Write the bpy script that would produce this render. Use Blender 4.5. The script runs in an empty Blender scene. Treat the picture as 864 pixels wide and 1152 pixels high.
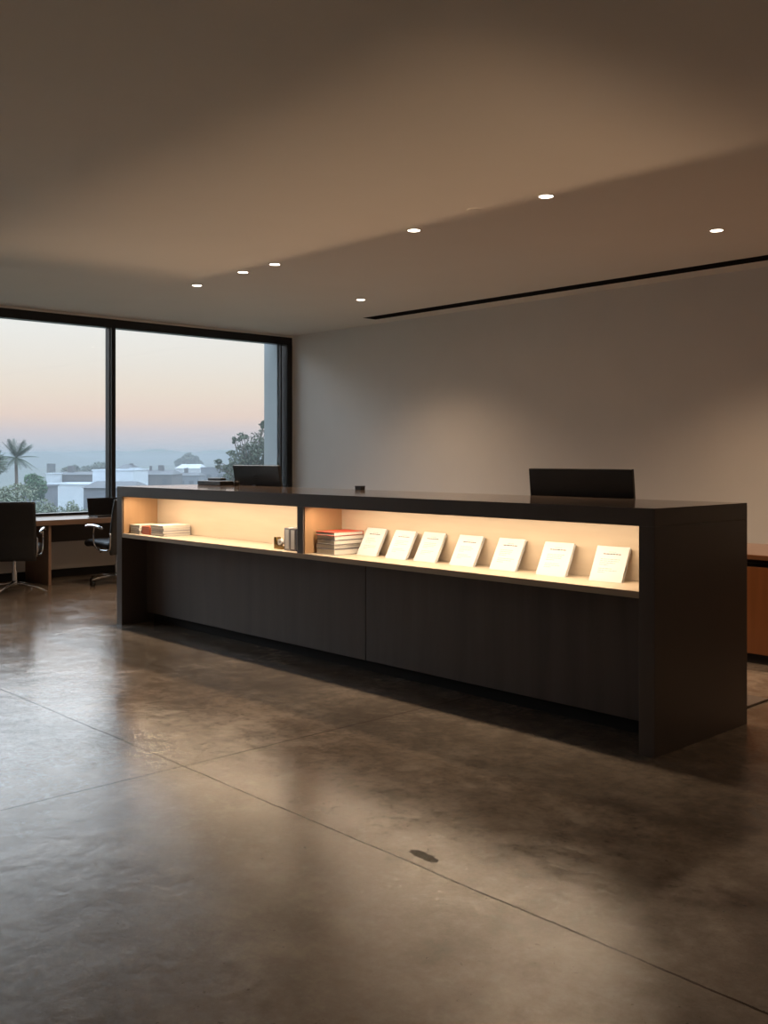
import bpy, bmesh, math, random
from mathutils import Vector, Matrix, Euler, noise
random.seed(7)
S = bpy.context.scene
C = S.collection
PI = math.pi
R = math.radians

# ------------------------------------------------------------------ camera frame (used to work out distances)
FPX, CXP, CYP, EYE = 1120.0, 432.0, 516.0, 1.38
TH = R(47.05)
ct, st = math.cos(TH), math.sin(TH)

def at(px, py, d):
    """world point seen at pixel (px, py) at forward distance d"""
    l = (px - CXP) / FPX * d
    return Vector((l * ct - d * st, l * st + d * ct, EYE - (py - CYP) / FPX * d))

# ------------------------------------------------------------------ materials
def mat(name, col=(0.5, 0.5, 0.5), rough=0.5, metal=0.0, spec=0.5, emit=None, estr=0.0):
    m = bpy.data.materials.new(name)
    m.use_nodes = True
    b = m.node_tree.nodes['Principled BSDF']
    b.inputs['Base Color'].default_value = (*col, 1)
    b.inputs['Roughness'].default_value = rough
    b.inputs['Metallic'].default_value = metal
    b.inputs['Specular IOR Level'].default_value = spec
    if emit:
        b.inputs['Emission Color'].default_value = (*emit, 1)
        b.inputs['Emission Strength'].default_value = estr
    return m

def nodes(m):
    nt = m.node_tree
    return nt, nt.nodes, nt.links, nt.nodes['Principled BSDF']

def ramp(nt, stops, interp='LINEAR'):
    r = nt.nodes.new('ShaderNodeValToRGB')
    cr = r.color_ramp
    cr.interpolation = interp
    while len(cr.elements) > 1:
        cr.elements.remove(cr.elements[-1])
    cr.elements[0].position = stops[0][0]
    c = stops[0][1]
    cr.elements[0].color = (*c, 1) if len(c) == 3 else c
    for p, c in stops[1:]:
        e = cr.elements.new(p)
        e.color = (*c, 1) if len(c) == 3 else c
    return r

def noise_tex(nt, vec, scale, detail=4, rough=0.55, dist=0.0):
    n = nt.nodes.new('ShaderNodeTexNoise')
    n.inputs['Scale'].default_value = scale
    n.inputs['Detail'].default_value = detail
    n.inputs['Roughness'].default_value = rough
    n.inputs['Distortion'].default_value = dist
    nt.links.new(vec, n.inputs['Vector'])
    return n

def g(v):
    return (v, v, v)

def math_node(nt, op, a, b=None, clamp=False):
    n = nt.nodes.new('ShaderNodeMath')
    n.operation = op
    n.use_clamp = clamp
    for i, v in enumerate((a, b)):
        if v is None:
            continue
        if isinstance(v, (int, float)):
            n.inputs[i].default_value = v
        else:
            nt.links.new(v, n.inputs[i])
    return n.outputs[0]

def speckled(m, ca, cb, scale, stretch=(1, 1, 1), rough=None, bump=0.0, detail=4):
    """vary the base colour (and optionally roughness, bump) by noise in object space"""
    nt, N, L, b = nodes(m)
    tc = N.new('ShaderNodeTexCoord')
    mp = N.new('ShaderNodeMapping')
    mp.inputs['Scale'].default_value = stretch
    L.new(tc.outputs['Object'], mp.inputs['Vector'])
    n = noise_tex(nt, mp.outputs['Vector'], scale, detail)
    r = ramp(nt, [(0.3, ca), (0.7, cb)])
    L.new(n.outputs['Fac'], r.inputs['Fac'])
    L.new(r.outputs['Color'], b.inputs['Base Color'])
    if rough:
        rr = ramp(nt, [(0.3, g(rough[0])), (0.7, g(rough[1]))])
        L.new(n.outputs['Fac'], rr.inputs['Fac'])
        L.new(rr.outputs['Color'], b.inputs['Roughness'])
    if bump:
        bp = N.new('ShaderNodeBump')
        bp.inputs['Strength'].default_value = bump
        bp.inputs['Distance'].default_value = 0.002
        L.new(n.outputs['Fac'], bp.inputs['Height'])
        L.new(bp.outputs['Normal'], b.inputs['Normal'])
    return m

def floor_material():
    m = mat('polished_concrete')
    nt, N, L, b = nodes(m)
    tc = N.new('ShaderNodeTexCoord')
    v = tc.outputs['Object']
    big = noise_tex(nt, v, 0.55, 5, 0.6, 0.6)
    mid = noise_tex(nt, v, 2.6, 10, 0.72, 0.25)
    fine = noise_tex(nt, v, 9.0, 12, 0.78)
    a = math_node(nt, 'MULTIPLY', big.outputs['Fac'], 0.38)
    c = math_node(nt, 'MULTIPLY', mid.outputs['Fac'], 0.30)
    d = math_node(nt, 'MULTIPLY', fine.outputs['Fac'], 0.32)
    s = math_node(nt, 'ADD', math_node(nt, 'ADD', a, c), d)
    col = ramp(nt, [(0.38, (0.080, 0.063, 0.049)), (0.46, (0.135, 0.108, 0.085)),
                    (0.53, (0.195, 0.159, 0.128)), (0.62, (0.30, 0.250, 0.205))])
    L.new(s, col.inputs['Fac'])
    # saw-cut joints: one along x (y = 2.39) and one along y (x = -3.89), wandering a few mm
    sep = N.new('ShaderNodeSeparateXYZ')
    L.new(v, sep.inputs['Vector'])
    wob = math_node(nt, 'MULTIPLY', math_node(nt, 'SUBTRACT', mid.outputs['Fac'], 0.5), 0.03)
    def joint(sock, pos, w):
        dd = math_node(nt, 'ABSOLUTE', math_node(nt, 'ADD', math_node(nt, 'SUBTRACT', sock, pos), wob))
        return math_node(nt, 'LESS_THAN', dd, w)
    j = math_node(nt, 'MAXIMUM', joint(sep.outputs['Y'], 2.385, 0.0048), joint(sep.outputs['X'], -3.885, 0.0045))
    # a few hairline cracks and pits
    vor = N.new('ShaderNodeTexVoronoi')
    vor.feature = 'DISTANCE_TO_EDGE'
    vor.inputs['Scale'].default_value = 0.33
    vm = N.new('ShaderNodeVectorMath')
    vm.operation = 'MULTIPLY_ADD'
    L.new(mid.outputs['Color'], vm.inputs[0])
    vm.inputs[1].default_value = (0.5, 0.5, 0.0)
    L.new(v, vm.inputs[2])
    L.new(vm.outputs[0], vor.inputs['Vector'])
    crack = math_node(nt, 'MULTIPLY', math_node(nt, 'LESS_THAN', vor.outputs['Distance'], 0.0008), 0.25)
    pit_n = noise_tex(nt, v, 42.0, 3, 0.5)
    pit_m = noise_tex(nt, v, 3.0, 3, 0.6)
    pit = math_node(nt, 'MULTIPLY', math_node(nt, 'GREATER_THAN', pit_n.outputs['Fac'], 0.69),
                    math_node(nt, 'GREATER_THAN', pit_m.outputs['Fac'], 0.53))
    pit = math_node(nt, 'MULTIPLY', pit, 0.55)
    # chipped dark spot on the joint
    dist = N.new('ShaderNodeVectorMath')
    dist.operation = 'DISTANCE'
    sc2 = N.new('ShaderNodeVectorMath')
    sc2.operation = 'MULTIPLY'
    L.new(v, sc2.inputs[0])
    sc2.inputs[1].default_value = (0.55, 1.6, 0.0)
    L.new(sc2.outputs[0], dist.inputs[0])
    dist.inputs[1].default_value = (-2.43 * 0.55, 2.455 * 1.6, 0)
    chip_d = math_node(nt, 'ADD', dist.outputs['Value'], math_node(nt, 'MULTIPLY', math_node(nt, 'SUBTRACT', fine.outputs['Fac'], 0.5), 0.12))
    chip = math_node(nt, 'MULTIPLY', math_node(nt, 'LESS_THAN', chip_d, 0.036), 0.95)
    dark = math_node(nt, 'MAXIMUM', math_node(nt, 'MAXIMUM', math_node(nt, 'MULTIPLY', j, 0.85), crack),
                     math_node(nt, 'MAXIMUM', pit, chip))
    mx = N.new('ShaderNodeMix')
    mx.data_type = 'RGBA'
    L.new(dark, mx.inputs['Factor'])
    L.new(col.outputs['Color'], mx.inputs['A'])
    mx.inputs['B'].default_value = (0.026, 0.012, 0.006, 1)
    L.new(mx.outputs['Result'], b.inputs['Base Color'])
    # polish varies in cloudy patches
    pol = noise_tex(nt, v, 1.5, 7, 0.65, 0.4)
    rr = ramp(nt, [(0.38, g(0.10)), (0.5, g(0.155)), (0.62, g(0.25))])
    L.new(math_node(nt, 'ADD', math_node(nt, 'MULTIPLY', pol.outputs['Fac'], 0.6), math_node(nt, 'MULTIPLY', fine.outputs['Fac'], 0.4)), rr.inputs['Fac'])
    L.new(rr.outputs['Color'], b.inputs['Roughness'])
    # dirt in the joints, chips and darker stains has lost its polish
    sp = ramp(nt, [(0.40, g(0.45)), (0.50, g(1.0)), (0.58, g(1.3))])
    L.new(s, sp.inputs['Fac'])
    grit = noise_tex(nt, v, 28.0, 8, 0.72)
    gr = ramp(nt, [(0.42, g(0.55)), (0.52, g(1.0))])
    L.new(grit.outputs['Fac'], gr.inputs['Fac'])
    spc = math_node(nt, 'MULTIPLY', sp.outputs['Color'], gr.outputs['Color'])
    L.new(math_node(nt, 'MULTIPLY', spc, math_node(nt, 'SUBTRACT', 1.0, dark, True)), b.inputs['Specular IOR Level'])
    b.inputs['IOR'].default_value = 1.75
    bp = N.new('ShaderNodeBump')
    bp.inputs['Strength'].default_value = 0.30
    bp.inputs['Distance'].default_value = 0.01
    wav = noise_tex(nt, v, 4.5, 3, 0.5, 0.3)
    hh = math_node(nt, 'ADD', wav.outputs['Fac'], math_node(nt, 'MULTIPLY', fine.outputs['Fac'], 0.45))
    L.new(hh, bp.inputs['Height'])
    L.new(bp.outputs['Normal'], b.inputs['Normal'])
    return m

M = {}
M['floor'] = floor_material()
M['paint'] = speckled(mat('wall_paint', (0.55, 0.53, 0.50), 0.75, spec=0.3), (0.67, 0.645, 0.615), (0.69, 0.665, 0.635), 3.0)
M['ceiling'] = speckled(mat('ceiling_paint', (0.55, 0.52, 0.49), 0.8, spec=0.25), (0.66, 0.63, 0.59), (0.675, 0.645, 0.605), 2.0)
M['dark_laminate'] = speckled(mat('dark_laminate', rough=0.38), (0.082, 0.064, 0.055), (0.088, 0.069, 0.059), 30, (1, 1, 0.12), (0.36, 0.40))
M['counter_top'] = speckled(mat('counter_top', rough=0.3), (0.095, 0.074, 0.062), (0.103, 0.080, 0.067), 30, (0.2, 1, 1), (0.075, 0.095))
M['dark_veneer'] = speckled(mat('dark_veneer', rough=0.45), (0.066, 0.050, 0.045), (0.098, 0.076, 0.067), 9, (1.2, 1.2, 0.10), (0.5, 0.6), 0.15)
M['kick'] = mat('kick_board', (0.018, 0.017, 0.017), 0.7, spec=0.2)
M['oak'] = speckled(mat('oak', rough=0.45), (0.40, 0.325, 0.24), (0.44, 0.36, 0.27), 7, (0.25, 2.5, 2.5), (0.4, 0.5))
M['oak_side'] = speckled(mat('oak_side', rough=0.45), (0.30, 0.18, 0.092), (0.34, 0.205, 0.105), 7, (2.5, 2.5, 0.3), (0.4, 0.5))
M['led'] = mat('led_diffuser', (0.9, 0.8, 0.6), 0.5, emit=(1.0, 0.75, 0.45), estr=6)
M['lens'] = mat('lamp_lens', (0.9, 0.85, 0.8), 0.5, emit=(1.0, 0.86, 0.68), estr=9)
M['trim_white'] = mat('lamp_trim', (0.6, 0.56, 0.52), 0.5)
M['frame'] = mat('window_frame', (0.030, 0.030, 0.032), 0.35, 0.6)
M['black'] = mat('black_plastic', (0.012, 0.012, 0.013), 0.35)
M['screen_back'] = speckled(mat('monitor_shell', rough=0.3), (0.014, 0.015, 0.017), (0.018, 0.019, 0.021), 40, rough=(0.28, 0.34))
M['screen'] = mat('dark_screen', (0.006, 0.006, 0.007), 0.12)
M['grey_mark'] = mat('moulded_mark', (0.004, 0.004, 0.005), 0.6)
M['chrome'] = mat('chrome', (0.75, 0.75, 0.76), 0.14, 1.0)
M['leather'] = speckled(mat('black_leather', rough=0.5), (0.010, 0.010, 0.011), (0.016, 0.016, 0.017), 60, rough=(0.42, 0.55), bump=0.3)
M['desk_wood'] = speckled(mat('desk_walnut', rough=0.32), (0.20, 0.125, 0.085), (0.27, 0.175, 0.12), 6, (2.5, 0.3, 2.5), (0.28, 0.38))
M['desk_dark'] = speckled(mat('desk_dark', rough=0.5), (0.028, 0.018, 0.014), (0.036, 0.024, 0.018), 8, (2.5, 0.3, 2.5))
M['cherry'] = speckled(mat('cherry_veneer', rough=0.4), (0.20, 0.072, 0.024), (0.25, 0.092, 0.031), 7, (3, 3, 0.25), (0.28, 0.34))
M['cherry_top'] = speckled(mat('cherry_top', rough=0.12), (0.17, 0.075, 0.035), (0.21, 0.095, 0.045), 7, (0.3, 3, 3), (0.10, 0.14))
M['paper'] = mat('paper', (0.425, 0.430, 0.435), 0.6)
M['page_edge'] = speckled(mat('page_edge', rough=0.8), (0.50, 0.47, 0.42), (0.62, 0.59, 0.54), 60, (0.1, 0.1, 12))
M['ink'] = mat('ink', (0.05, 0.045, 0.04), 0.7)
M['ink_pale'] = mat('ink_pale', (0.22, 0.20, 0.18), 0.7)
M['brass'] = mat('dark_brass', (0.28, 0.19, 0.07), 0.3, 1.0)
M['mat_grey'] = speckled(mat('floor_mat', rough=0.9), (0.10, 0.078, 0.064), (0.13, 0.10, 0.085), 90)
for k, c in dict(cover_red=(0.50, 0.055, 0.035), cover_navy=(0.040, 0.045, 0.075), cover_grey=(0.16, 0.15, 0.17), cover_cream=(0.72, 0.66, 0.56),
                 cover_black=(0.02, 0.02, 0.022), cover_rust=(0.30, 0.075, 0.035), cover_white=(0.66, 0.66, 0.68), cover_steel=(0.27, 0.28, 0.32),
                 cover_brown=(0.09, 0.045, 0.03)).items():
    M[k] = speckled(mat(k, c, 0.55), tuple(x * 0.95 for x in c), tuple(min(1, x * 1.05) for x in c), 30)

def glass_material():
    m = bpy.data.materials.new('window_glass')
    m.use_nodes = True
    nt = m.node_tree
    nt.nodes.clear()
    out = nt.nodes.new('ShaderNodeOutputMaterial')
    mix = nt.nodes.new('ShaderNodeMixShader')
    tr = nt.nodes.new('ShaderNodeBsdfTransparent')
    tr.inputs['Color'].default_value = (0.975, 0.985, 0.985, 1)
    gl = nt.nodes.new('ShaderNodeBsdfGlossy')
    gl.inputs['Roughness'].default_value = 0.01
    fr = nt.nodes.new('ShaderNodeFresnel')
    fr.inputs['IOR'].default_value = 1.3
    nt.links.new(fr.outputs[0], mix.inputs[0])
    nt.links.new(tr.outputs[0], mix.inputs[1])
    nt.links.new(gl.outputs[0], mix.inputs[2])
    nt.links.new(mix.outputs[0], out.inputs['Surface'])
    return m
M['glass'] = glass_material()
# outside
M['ground'] = speckled(mat('meadow', rough=0.95), (0.05, 0.065, 0.045), (0.09, 0.10, 0.07), 0.05)
M['hill'] = speckled(mat('hillside', rough=0.95), (0.045, 0.06, 0.045), (0.07, 0.08, 0.06), 0.02)
M['white_wall'] = speckled(mat('white_render', rough=0.8), (0.38, 0.42, 0.47), (0.42, 0.46, 0.51), 0.6)
M['grey_wall'] = speckled(mat('grey_render', rough=0.8), (0.085, 0.095, 0.115), (0.11, 0.12, 0.14), 0.6)
M['dark_wall'] = speckled(mat('dark_brick', rough=0.85), (0.05, 0.045, 0.05), (0.07, 0.063, 0.066), 0.8)
M['dark_roof'] = speckled(mat('slate_roof', rough=0.8), (0.045, 0.048, 0.055), (0.07, 0.072, 0.08), 1.0)
M['pale_roof'] = speckled(mat('pale_roof', rough=0.7), (0.36, 0.38, 0.42), (0.42, 0.44, 0.48), 0.7)
M['pane'] = mat('dark_pane', (0.05, 0.055, 0.065), 0.15)
M['fin'] = speckled(mat('outer_render', rough=0.8), (0.20, 0.22, 0.23), (0.22, 0.24, 0.25), 2.0)
M['bark'] = speckled(mat('bark', rough=0.9), (0.06, 0.045, 0.035), (0.10, 0.08, 0.06), 8)
M['leaf_palm'] = speckled(mat('palm_leaf', rough=0.7), (0.030, 0.045, 0.028), (0.055, 0.075, 0.045), 2)
M['leaf_dark'] = speckled(mat('dark_leaf', rough=0.75), (0.032, 0.045, 0.024), (0.065, 0.080, 0.045), 2)
M['leaf_green'] = speckled(mat('green_leaf', rough=0.75), (0.030, 0.075, 0.030), (0.055, 0.115, 0.05), 1.2)
M['leaf_grey'] = speckled(mat('grey_leaf', rough=0.8), (0.09, 0.11, 0.075), (0.15, 0.17, 0.12), 1.5)

# ------------------------------------------------------------------ mesh helpers
def link(name, bm, m, parent=None, smooth=False, kind=None, label=None, cat=None, group=None):
    me = bpy.data.meshes.new(name)
    bmesh.ops.recalc_face_normals(bm, faces=bm.faces[:])
    bm.to_mesh(me)
    bm.free()
    o = bpy.data.objects.new(name, me)
    C.objects.link(o)
    for mm in (m if isinstance(m, (list, tuple)) else [m]):
        me.materials.append(M[mm] if isinstance(mm, str) else mm)
    if smooth:
        for p in me.polygons:
            p.use_smooth = True
    if parent:
        o.parent = parent
    if kind:
        o['kind'] = kind
    tag(o, label, cat, group)
    return o

def tag(o, label=None, cat=None, group=None):
    if label: o['label'] = label
    if cat: o['category'] = cat
    if group: o['group'] = group
    return o

def thing(name, loc, rz=0, label=None, cat=None, group=None):
    o = bpy.data.objects.new(name, None)
    o.empty_display_size = 0.1
    C.objects.link(o)
    o.location = loc
    o.rotation_euler = (0, 0, rz)
    return tag(o, label, cat, group)

def add_box(bm, x0, x1, y0, y1, z0, z1, bev=0.0, mi=0, mtx=None):
    r = bmesh.ops.create_cube(bm, size=1)
    vs = r['verts']
    for v in vs:
        v.co = Vector(((x0 + x1) / 2 + v.co.x * (x1 - x0), (y0 + y1) / 2 + v.co.y * (y1 - y0), (z0 + z1) / 2 + v.co.z * (z1 - z0)))
    fs = list({f for v in vs for f in v.link_faces})
    if bev > 0:
        es = list({e for v in vs for e in v.link_edges})
        rb = bmesh.ops.bevel(bm, geom=es, offset=bev, segments=2, profile=0.5, affect='EDGES')
        vs = list({v for f in rb['faces'] for v in f.verts} | {v for v in vs if v.is_valid})
        fs = list({f for v in vs for f in v.link_faces})
    for f in fs:
        f.material_index = mi
    if mtx is not None:
        for v in vs:
            v.co = mtx @ v.co
    return fs

def box(name, x0, x1, y0, y1, z0, z1, m, parent=None, bev=0.0, **k):
    bm = bmesh.new()
    add_box(bm, x0, x1, y0, y1, z0, z1, bev)
    return link(name, bm, m, parent, **k)

def add_tube(bm, pts, rad, seg=10, closed=False, cap=True, mi=0):
    pts = [Vector(p) for p in pts]
    n = len(pts)
    rads = rad if isinstance(rad, (list, tuple)) else [rad] * n
    rings = []
    prev = None
    for i, p in enumerate(pts):
        if closed:
            t = (pts[(i + 1) % n] - pts[i - 1]).normalized()
        else:
            t = (pts[min(i + 1, n - 1)] - pts[max(i - 1, 0)]).normalized()
        if prev is None:
            u = t.cross(Vector((0, 0, 1)))
            if u.length < 1e-3:
                u = t.cross(Vector((1, 0, 0)))
        else:
            u = prev - t * prev.dot(t)
        u.normalize()
        prev = u
        w = t.cross(u)
        rings.append([bm.verts.new(p + (u * math.cos(2 * PI * k / seg) + w * math.sin(2 * PI * k / seg)) * rads[i]) for k in range(seg)])
    for i in range(n if closed else n - 1):
        a, b = rings[i], rings[(i + 1) % n]
        for k in range(seg):
            f = bm.faces.new((a[k], a[(k + 1) % seg], b[(k + 1) % seg], b[k]))
            f.material_index = mi
    if cap and not closed:
        bm.faces.new(rings[0][::-1]).material_index = mi
        bm.faces.new(rings[-1]).material_index = mi
    return rings

def add_lathe(bm, prof, seg=24, c=(0, 0, 0), mi=0):
    """profile of (radius, z); closed when radii reach 0"""
    rings = []
    for r, z in prof:
        if r < 1e-6:
            rings.append([bm.verts.new((c[0], c[1], c[2] + z))])
        else:
            rings.append([bm.verts.new((c[0] + r * math.cos(2 * PI * k / seg), c[1] + r * math.sin(2 * PI * k / seg), c[2] + z)) for k in range(seg)])
    for a, b in zip(rings, rings[1:]):
        for k in range(seg):
            k2 = (k + 1) % seg
            if len(a) == 1 and len(b) == 1: continue
            if len(a) == 1: f = bm.faces.new((a[0], b[k], b[k2]))
            elif len(b) == 1: f = bm.faces.new((a[k], a[k2], b[0]))
            else: f = bm.faces.new((a[k], a[k2], b[k2], b[k]))
            f.material_index = mi

def spline(pts, n=6):
    """Catmull-Rom through pts"""
    P = [Vector(p) for p in pts]
    P = [P[0] * 2 - P[1]] + P + [P[-1] * 2 - P[-2]]
    out = []
    for i in range(1, len(P) - 2):
        for k in range(n):
            t = k / n
            a, b, c, d = P[i - 1], P[i], P[i + 1], P[i + 2]
            out.append(0.5 * ((2 * b) + (c - a) * t + (2 * a - 5 * b + 4 * c - d) * t * t + (3 * b - a - 3 * c + d) * t ** 3))
    out.append(P[-2])
    return out

def copy_tree(o, parent=None):
    c = o.copy()
    C.objects.link(c)
    c.parent = parent
    for ch in [x for x in bpy.data.objects if x.parent == o]:
        copy_tree(ch, c)
    return c

# ------------------------------------------------------------------ room shell
XW, YB, ZC = -11.10, 8.59, 3.10
XR, YF = 2.6, -1.6
K = 'structure'
box('floor', XW - 0.35, XR + 0.2, YF - 0.2, YB + 0.2, -0.12, 0.0, 'floor', kind=K)
bm = bmesh.new()   # ceiling with a recessed slot near the back wall
SX0, SX1, SY0, SY1 = -9.07, 1.9, 8.095, 8.30
add_box(bm, XW - 0.3, XR + 0.2, YF - 0.2, SY0, ZC, ZC + 0.14)
add_box(bm, XW - 0.3, XR + 0.2, SY1, YB + 0.2, ZC, ZC + 0.14)
add_box(bm, XW - 0.3, SX0, SY0, SY1, ZC, ZC + 0.14)
add_box(bm, SX1, XR + 0.2, SY0, SY1, ZC, ZC + 0.14)
link('ceiling', bm, 'ceiling', kind=K)
box('trim_1', SX0 - 0.02, SX1 + 0.02, SY0 - 0.02, SY1 + 0.02, ZC + 0.14, ZC + 0.16, 'kick', kind=K)
bm = bmesh.new()   # black lining of the ceiling slot
add_box(bm, SX0, SX1, SY0, SY0 + 0.006, ZC - 0.003, ZC + 0.14)
add_box(bm, SX0, SX1, SY1 - 0.006, SY1, ZC - 0.003, ZC + 0.14)
add_box(bm, SX0, SX0 + 0.006, SY0, SY1, ZC - 0.003, ZC + 0.14)
add_box(bm, SX1 - 0.006, SX1, SY0, SY1, ZC - 0.003, ZC + 0.14)
link('trim_2', bm, 'kick', kind=K)
box('wall_back', XW - 0.2, XR + 0.2, YB, YB + 0.2, 0, ZC, 'paint', kind=K)
box('wall_right', XR, XR + 0.2, YF, YB, 0, ZC, 'paint', kind=K)
box('wall_front', XW - 0.2, XR + 0.2, YF - 0.2, YF, 0, ZC, 'paint', kind=K)
WY0, WY1, WZ0, WZ1 = -1.35, 8.575, 0.715, 3.075
bm = bmesh.new()
add_box(bm, XW - 0.2, XW, YF, YB, 0, WZ0)
add_box(bm, XW - 0.2, XW, YF, WY0, WZ0, ZC)
add_box(bm, XW - 0.2, XW, WY0, YB, WZ1, ZC)
add_box(bm, XW - 0.2, XW, WY1, YB, WZ0, WZ1)
link('wall_left', bm, 'paint', kind=K)
box('baseboard_left', XW, XW + 0.015, YF, YB - 0.02, 0, 0.09, 'kick', kind=K)

win = thing('window_1', (XW, (WY0 + WY1) / 2, WZ0))
win['kind'] = K
def wpart(name, bm, m, **k):
    for v in bm.verts:
        v.co -= Vector((XW, (WY0 + WY1) / 2, WZ0))
    return link(name, bm, m, win, **k)
bm = bmesh.new()
fx0, fx1 = XW - 0.13, XW + 0.0
add_box(bm, fx0, fx1, WY0, WY1, WZ1 - 0.105, WZ1, 0.004)
add_box(bm, fx0, fx1, WY0, WY1, WZ0, WZ0 + 0.03, 0.004)
add_box(bm, fx0, fx1, WY0, WY0 + 0.1, WZ0 + 0.03, WZ1 - 0.105)
add_box(bm, fx0, fx1, WY1 - 0.085, WY1, WZ0 + 0.03, WZ1 - 0.105)
add_box(bm, fx0 + 0.03, fx1 - 0.07, WY1 - 0.15, WY1 - 0.13, WZ0 + 0.03, WZ1 - 0.105)
wpart('window_frame', bm, 'frame')
mull = [5.838, 3.12, 0.40]
for y in mull:
    bm = bmesh.new()
    add_box(bm, fx0 - 0.01, fx1 - 0.03, y - 0.035, y + 0.035, WZ0 + 0.03, WZ1 - 0.105, 0.004)
    add_box(bm, fx1 - 0.03, fx1 + 0.012, y - 0.026, y + 0.026, WZ0 + 0.03, WZ1 - 0.105, 0.003)
    wpart('mullion', bm, 'frame')
ys = [WY0 + 0.1, 0.40, 3.12, 5.838, WY1 - 0.085]
for a, b in zip(ys, ys[1:]):
    bm = bmesh.new()
    ya = a if a == ys[0] else a + 0.035
    yb = b if b == ys[-1] else b - 0.035
    add_box(bm, XW - 0.083, XW - 0.077, ya, yb, WZ0 + 0.03, WZ1 - 0.105)
    wpart('glass_pane', bm, 'glass')
box('trim_3', XW - 0.02, XW + 0.05, WY0, WY1, WZ0 - 0.03, WZ0 - 0.001, 'trim_white', kind=K)

# ------------------------------------------------------------------ reception counter
X0, X1, Y0, Y1, H = -7.612, -2.505, 4.035, 4.915, 1.15
T = 0.085
cn = thing('reception_counter', ((X0 + X1) / 2, (Y0 + Y1) / 2, 0), 0,
           'long dark brown reception counter with a lit oak display shelf', 'reception counter')
def cpart(name, x0, x1, y0, y1, z0, z1, m, bev=0.0015, **k):
    o = box(name, x0 - cn.location.x, x1 - cn.location.x, y0 - cn.location.y, y1 - cn.location.y, z0, z1, m, cn, bev, **k)
    return o
SB = 4.365          # back of the display shelf
LP = 4.268          # lower front panel
ctop = cpart('countertop', X0, X1, Y0, Y1, H - T, H, 'counter_top')
ctop.data.materials.append(M['dark_laminate'])
for p in ctop.data.polygons:
    p.material_index = 0 if p.normal.z > 0.9 else 1
cpart('side_panel', X0, X0 + T, Y0, Y1, 0, H - T, 'dark_laminate')
cpart('side_panel', X1 - T, X1, Y0, Y1, 0, H - T, 'dark_laminate')
ix0, ix1 = X0 + T, X1 - T
cpart('shelf_board', ix0, ix1, Y0 + 0.002, SB, 0.727, 0.760, 'oak', label='pale oak shelf board')
cpart('shelf_back', ix0, ix1, SB, SB + 0.02, 0.760, H - T, 'oak', label='pale oak back panel')
DV0, DV1 = -5.175, -5.113
cpart('shelf_divider', DV0, DV1, Y0 + 0.002, SB, 0.760, H - T, 'dark_laminate')
cpart('shelf_lining', ix0, ix0 + 0.008, Y0 + 0.012, SB, 0.760, H - T, 'oak_side', label='oak lining of the shelf bay')
cpart('shelf_lining', DV1, DV1 + 0.008, Y0 + 0.012, SB, 0.760, H - T, 'oak_side', label='oak lining of the shelf bay')
cpart('shelf_lining', DV0 - 0.008, DV0, Y0 + 0.012, SB, 0.760, H - T, 'oak_side', label='oak lining of the shelf bay')
cpart('shelf_lining', ix1 - 0.008, ix1, Y0 + 0.012, SB, 0.760, H - T, 'oak_side', label='oak lining of the shelf bay')
seam = -4.757
cpart('front_panel', ix0, seam - 0.003, LP, LP + 0.02, 0.085, 0.727, 'dark_veneer')
cpart('front_panel', seam + 0.003, ix1, LP, LP + 0.02, 0.085, 0.727, 'dark_veneer')
cpart('toe_kick', ix0, ix1, 4.335, 4.355, 0, 0.085, 'kick')
cpart('bottom_board', ix0, ix1, LP + 0.0205, 4.356, 0.0855, 0.10, 'kick')
cpart('rear_worktop', -7.40, -3.12, SB + 0.02, 5.30, 0.72, 0.75, 'dark_laminate')
for x in (-7.38, -5.2, -3.17):
    cpart('worktop_support', x, x + 0.03, SB + 0.03, 5.25, 0, 0.72, 'dark_laminate')
for a, b in ((ix0, DV0), (DV1, ix1)):
    cpart('led_strip', a + 0.03, b - 0.03, Y0 + 0.045, Y0 + 0.060, H - T - 0.0012, H - T - 0.0002, 'led', 0, label='glowing warm light strip')
    L = bpy.data.lights.new('shelf_light', 'AREA')
    L.shape = 'RECTANGLE'
    L.size = b - a - 0.18
    L.size_y = 0.02
    L.color = (1.0, 0.765, 0.525)
    L.energy = 7.2 * (b - a)
    lo = bpy.data.objects.new('shelf_light', L)
    C.objects.link(lo)
    lo.location = ((a + b) / 2, Y0 + 0.048, H - T - 0.004)
    lo.rotation_euler = (R(14), 0, 0)

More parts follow.
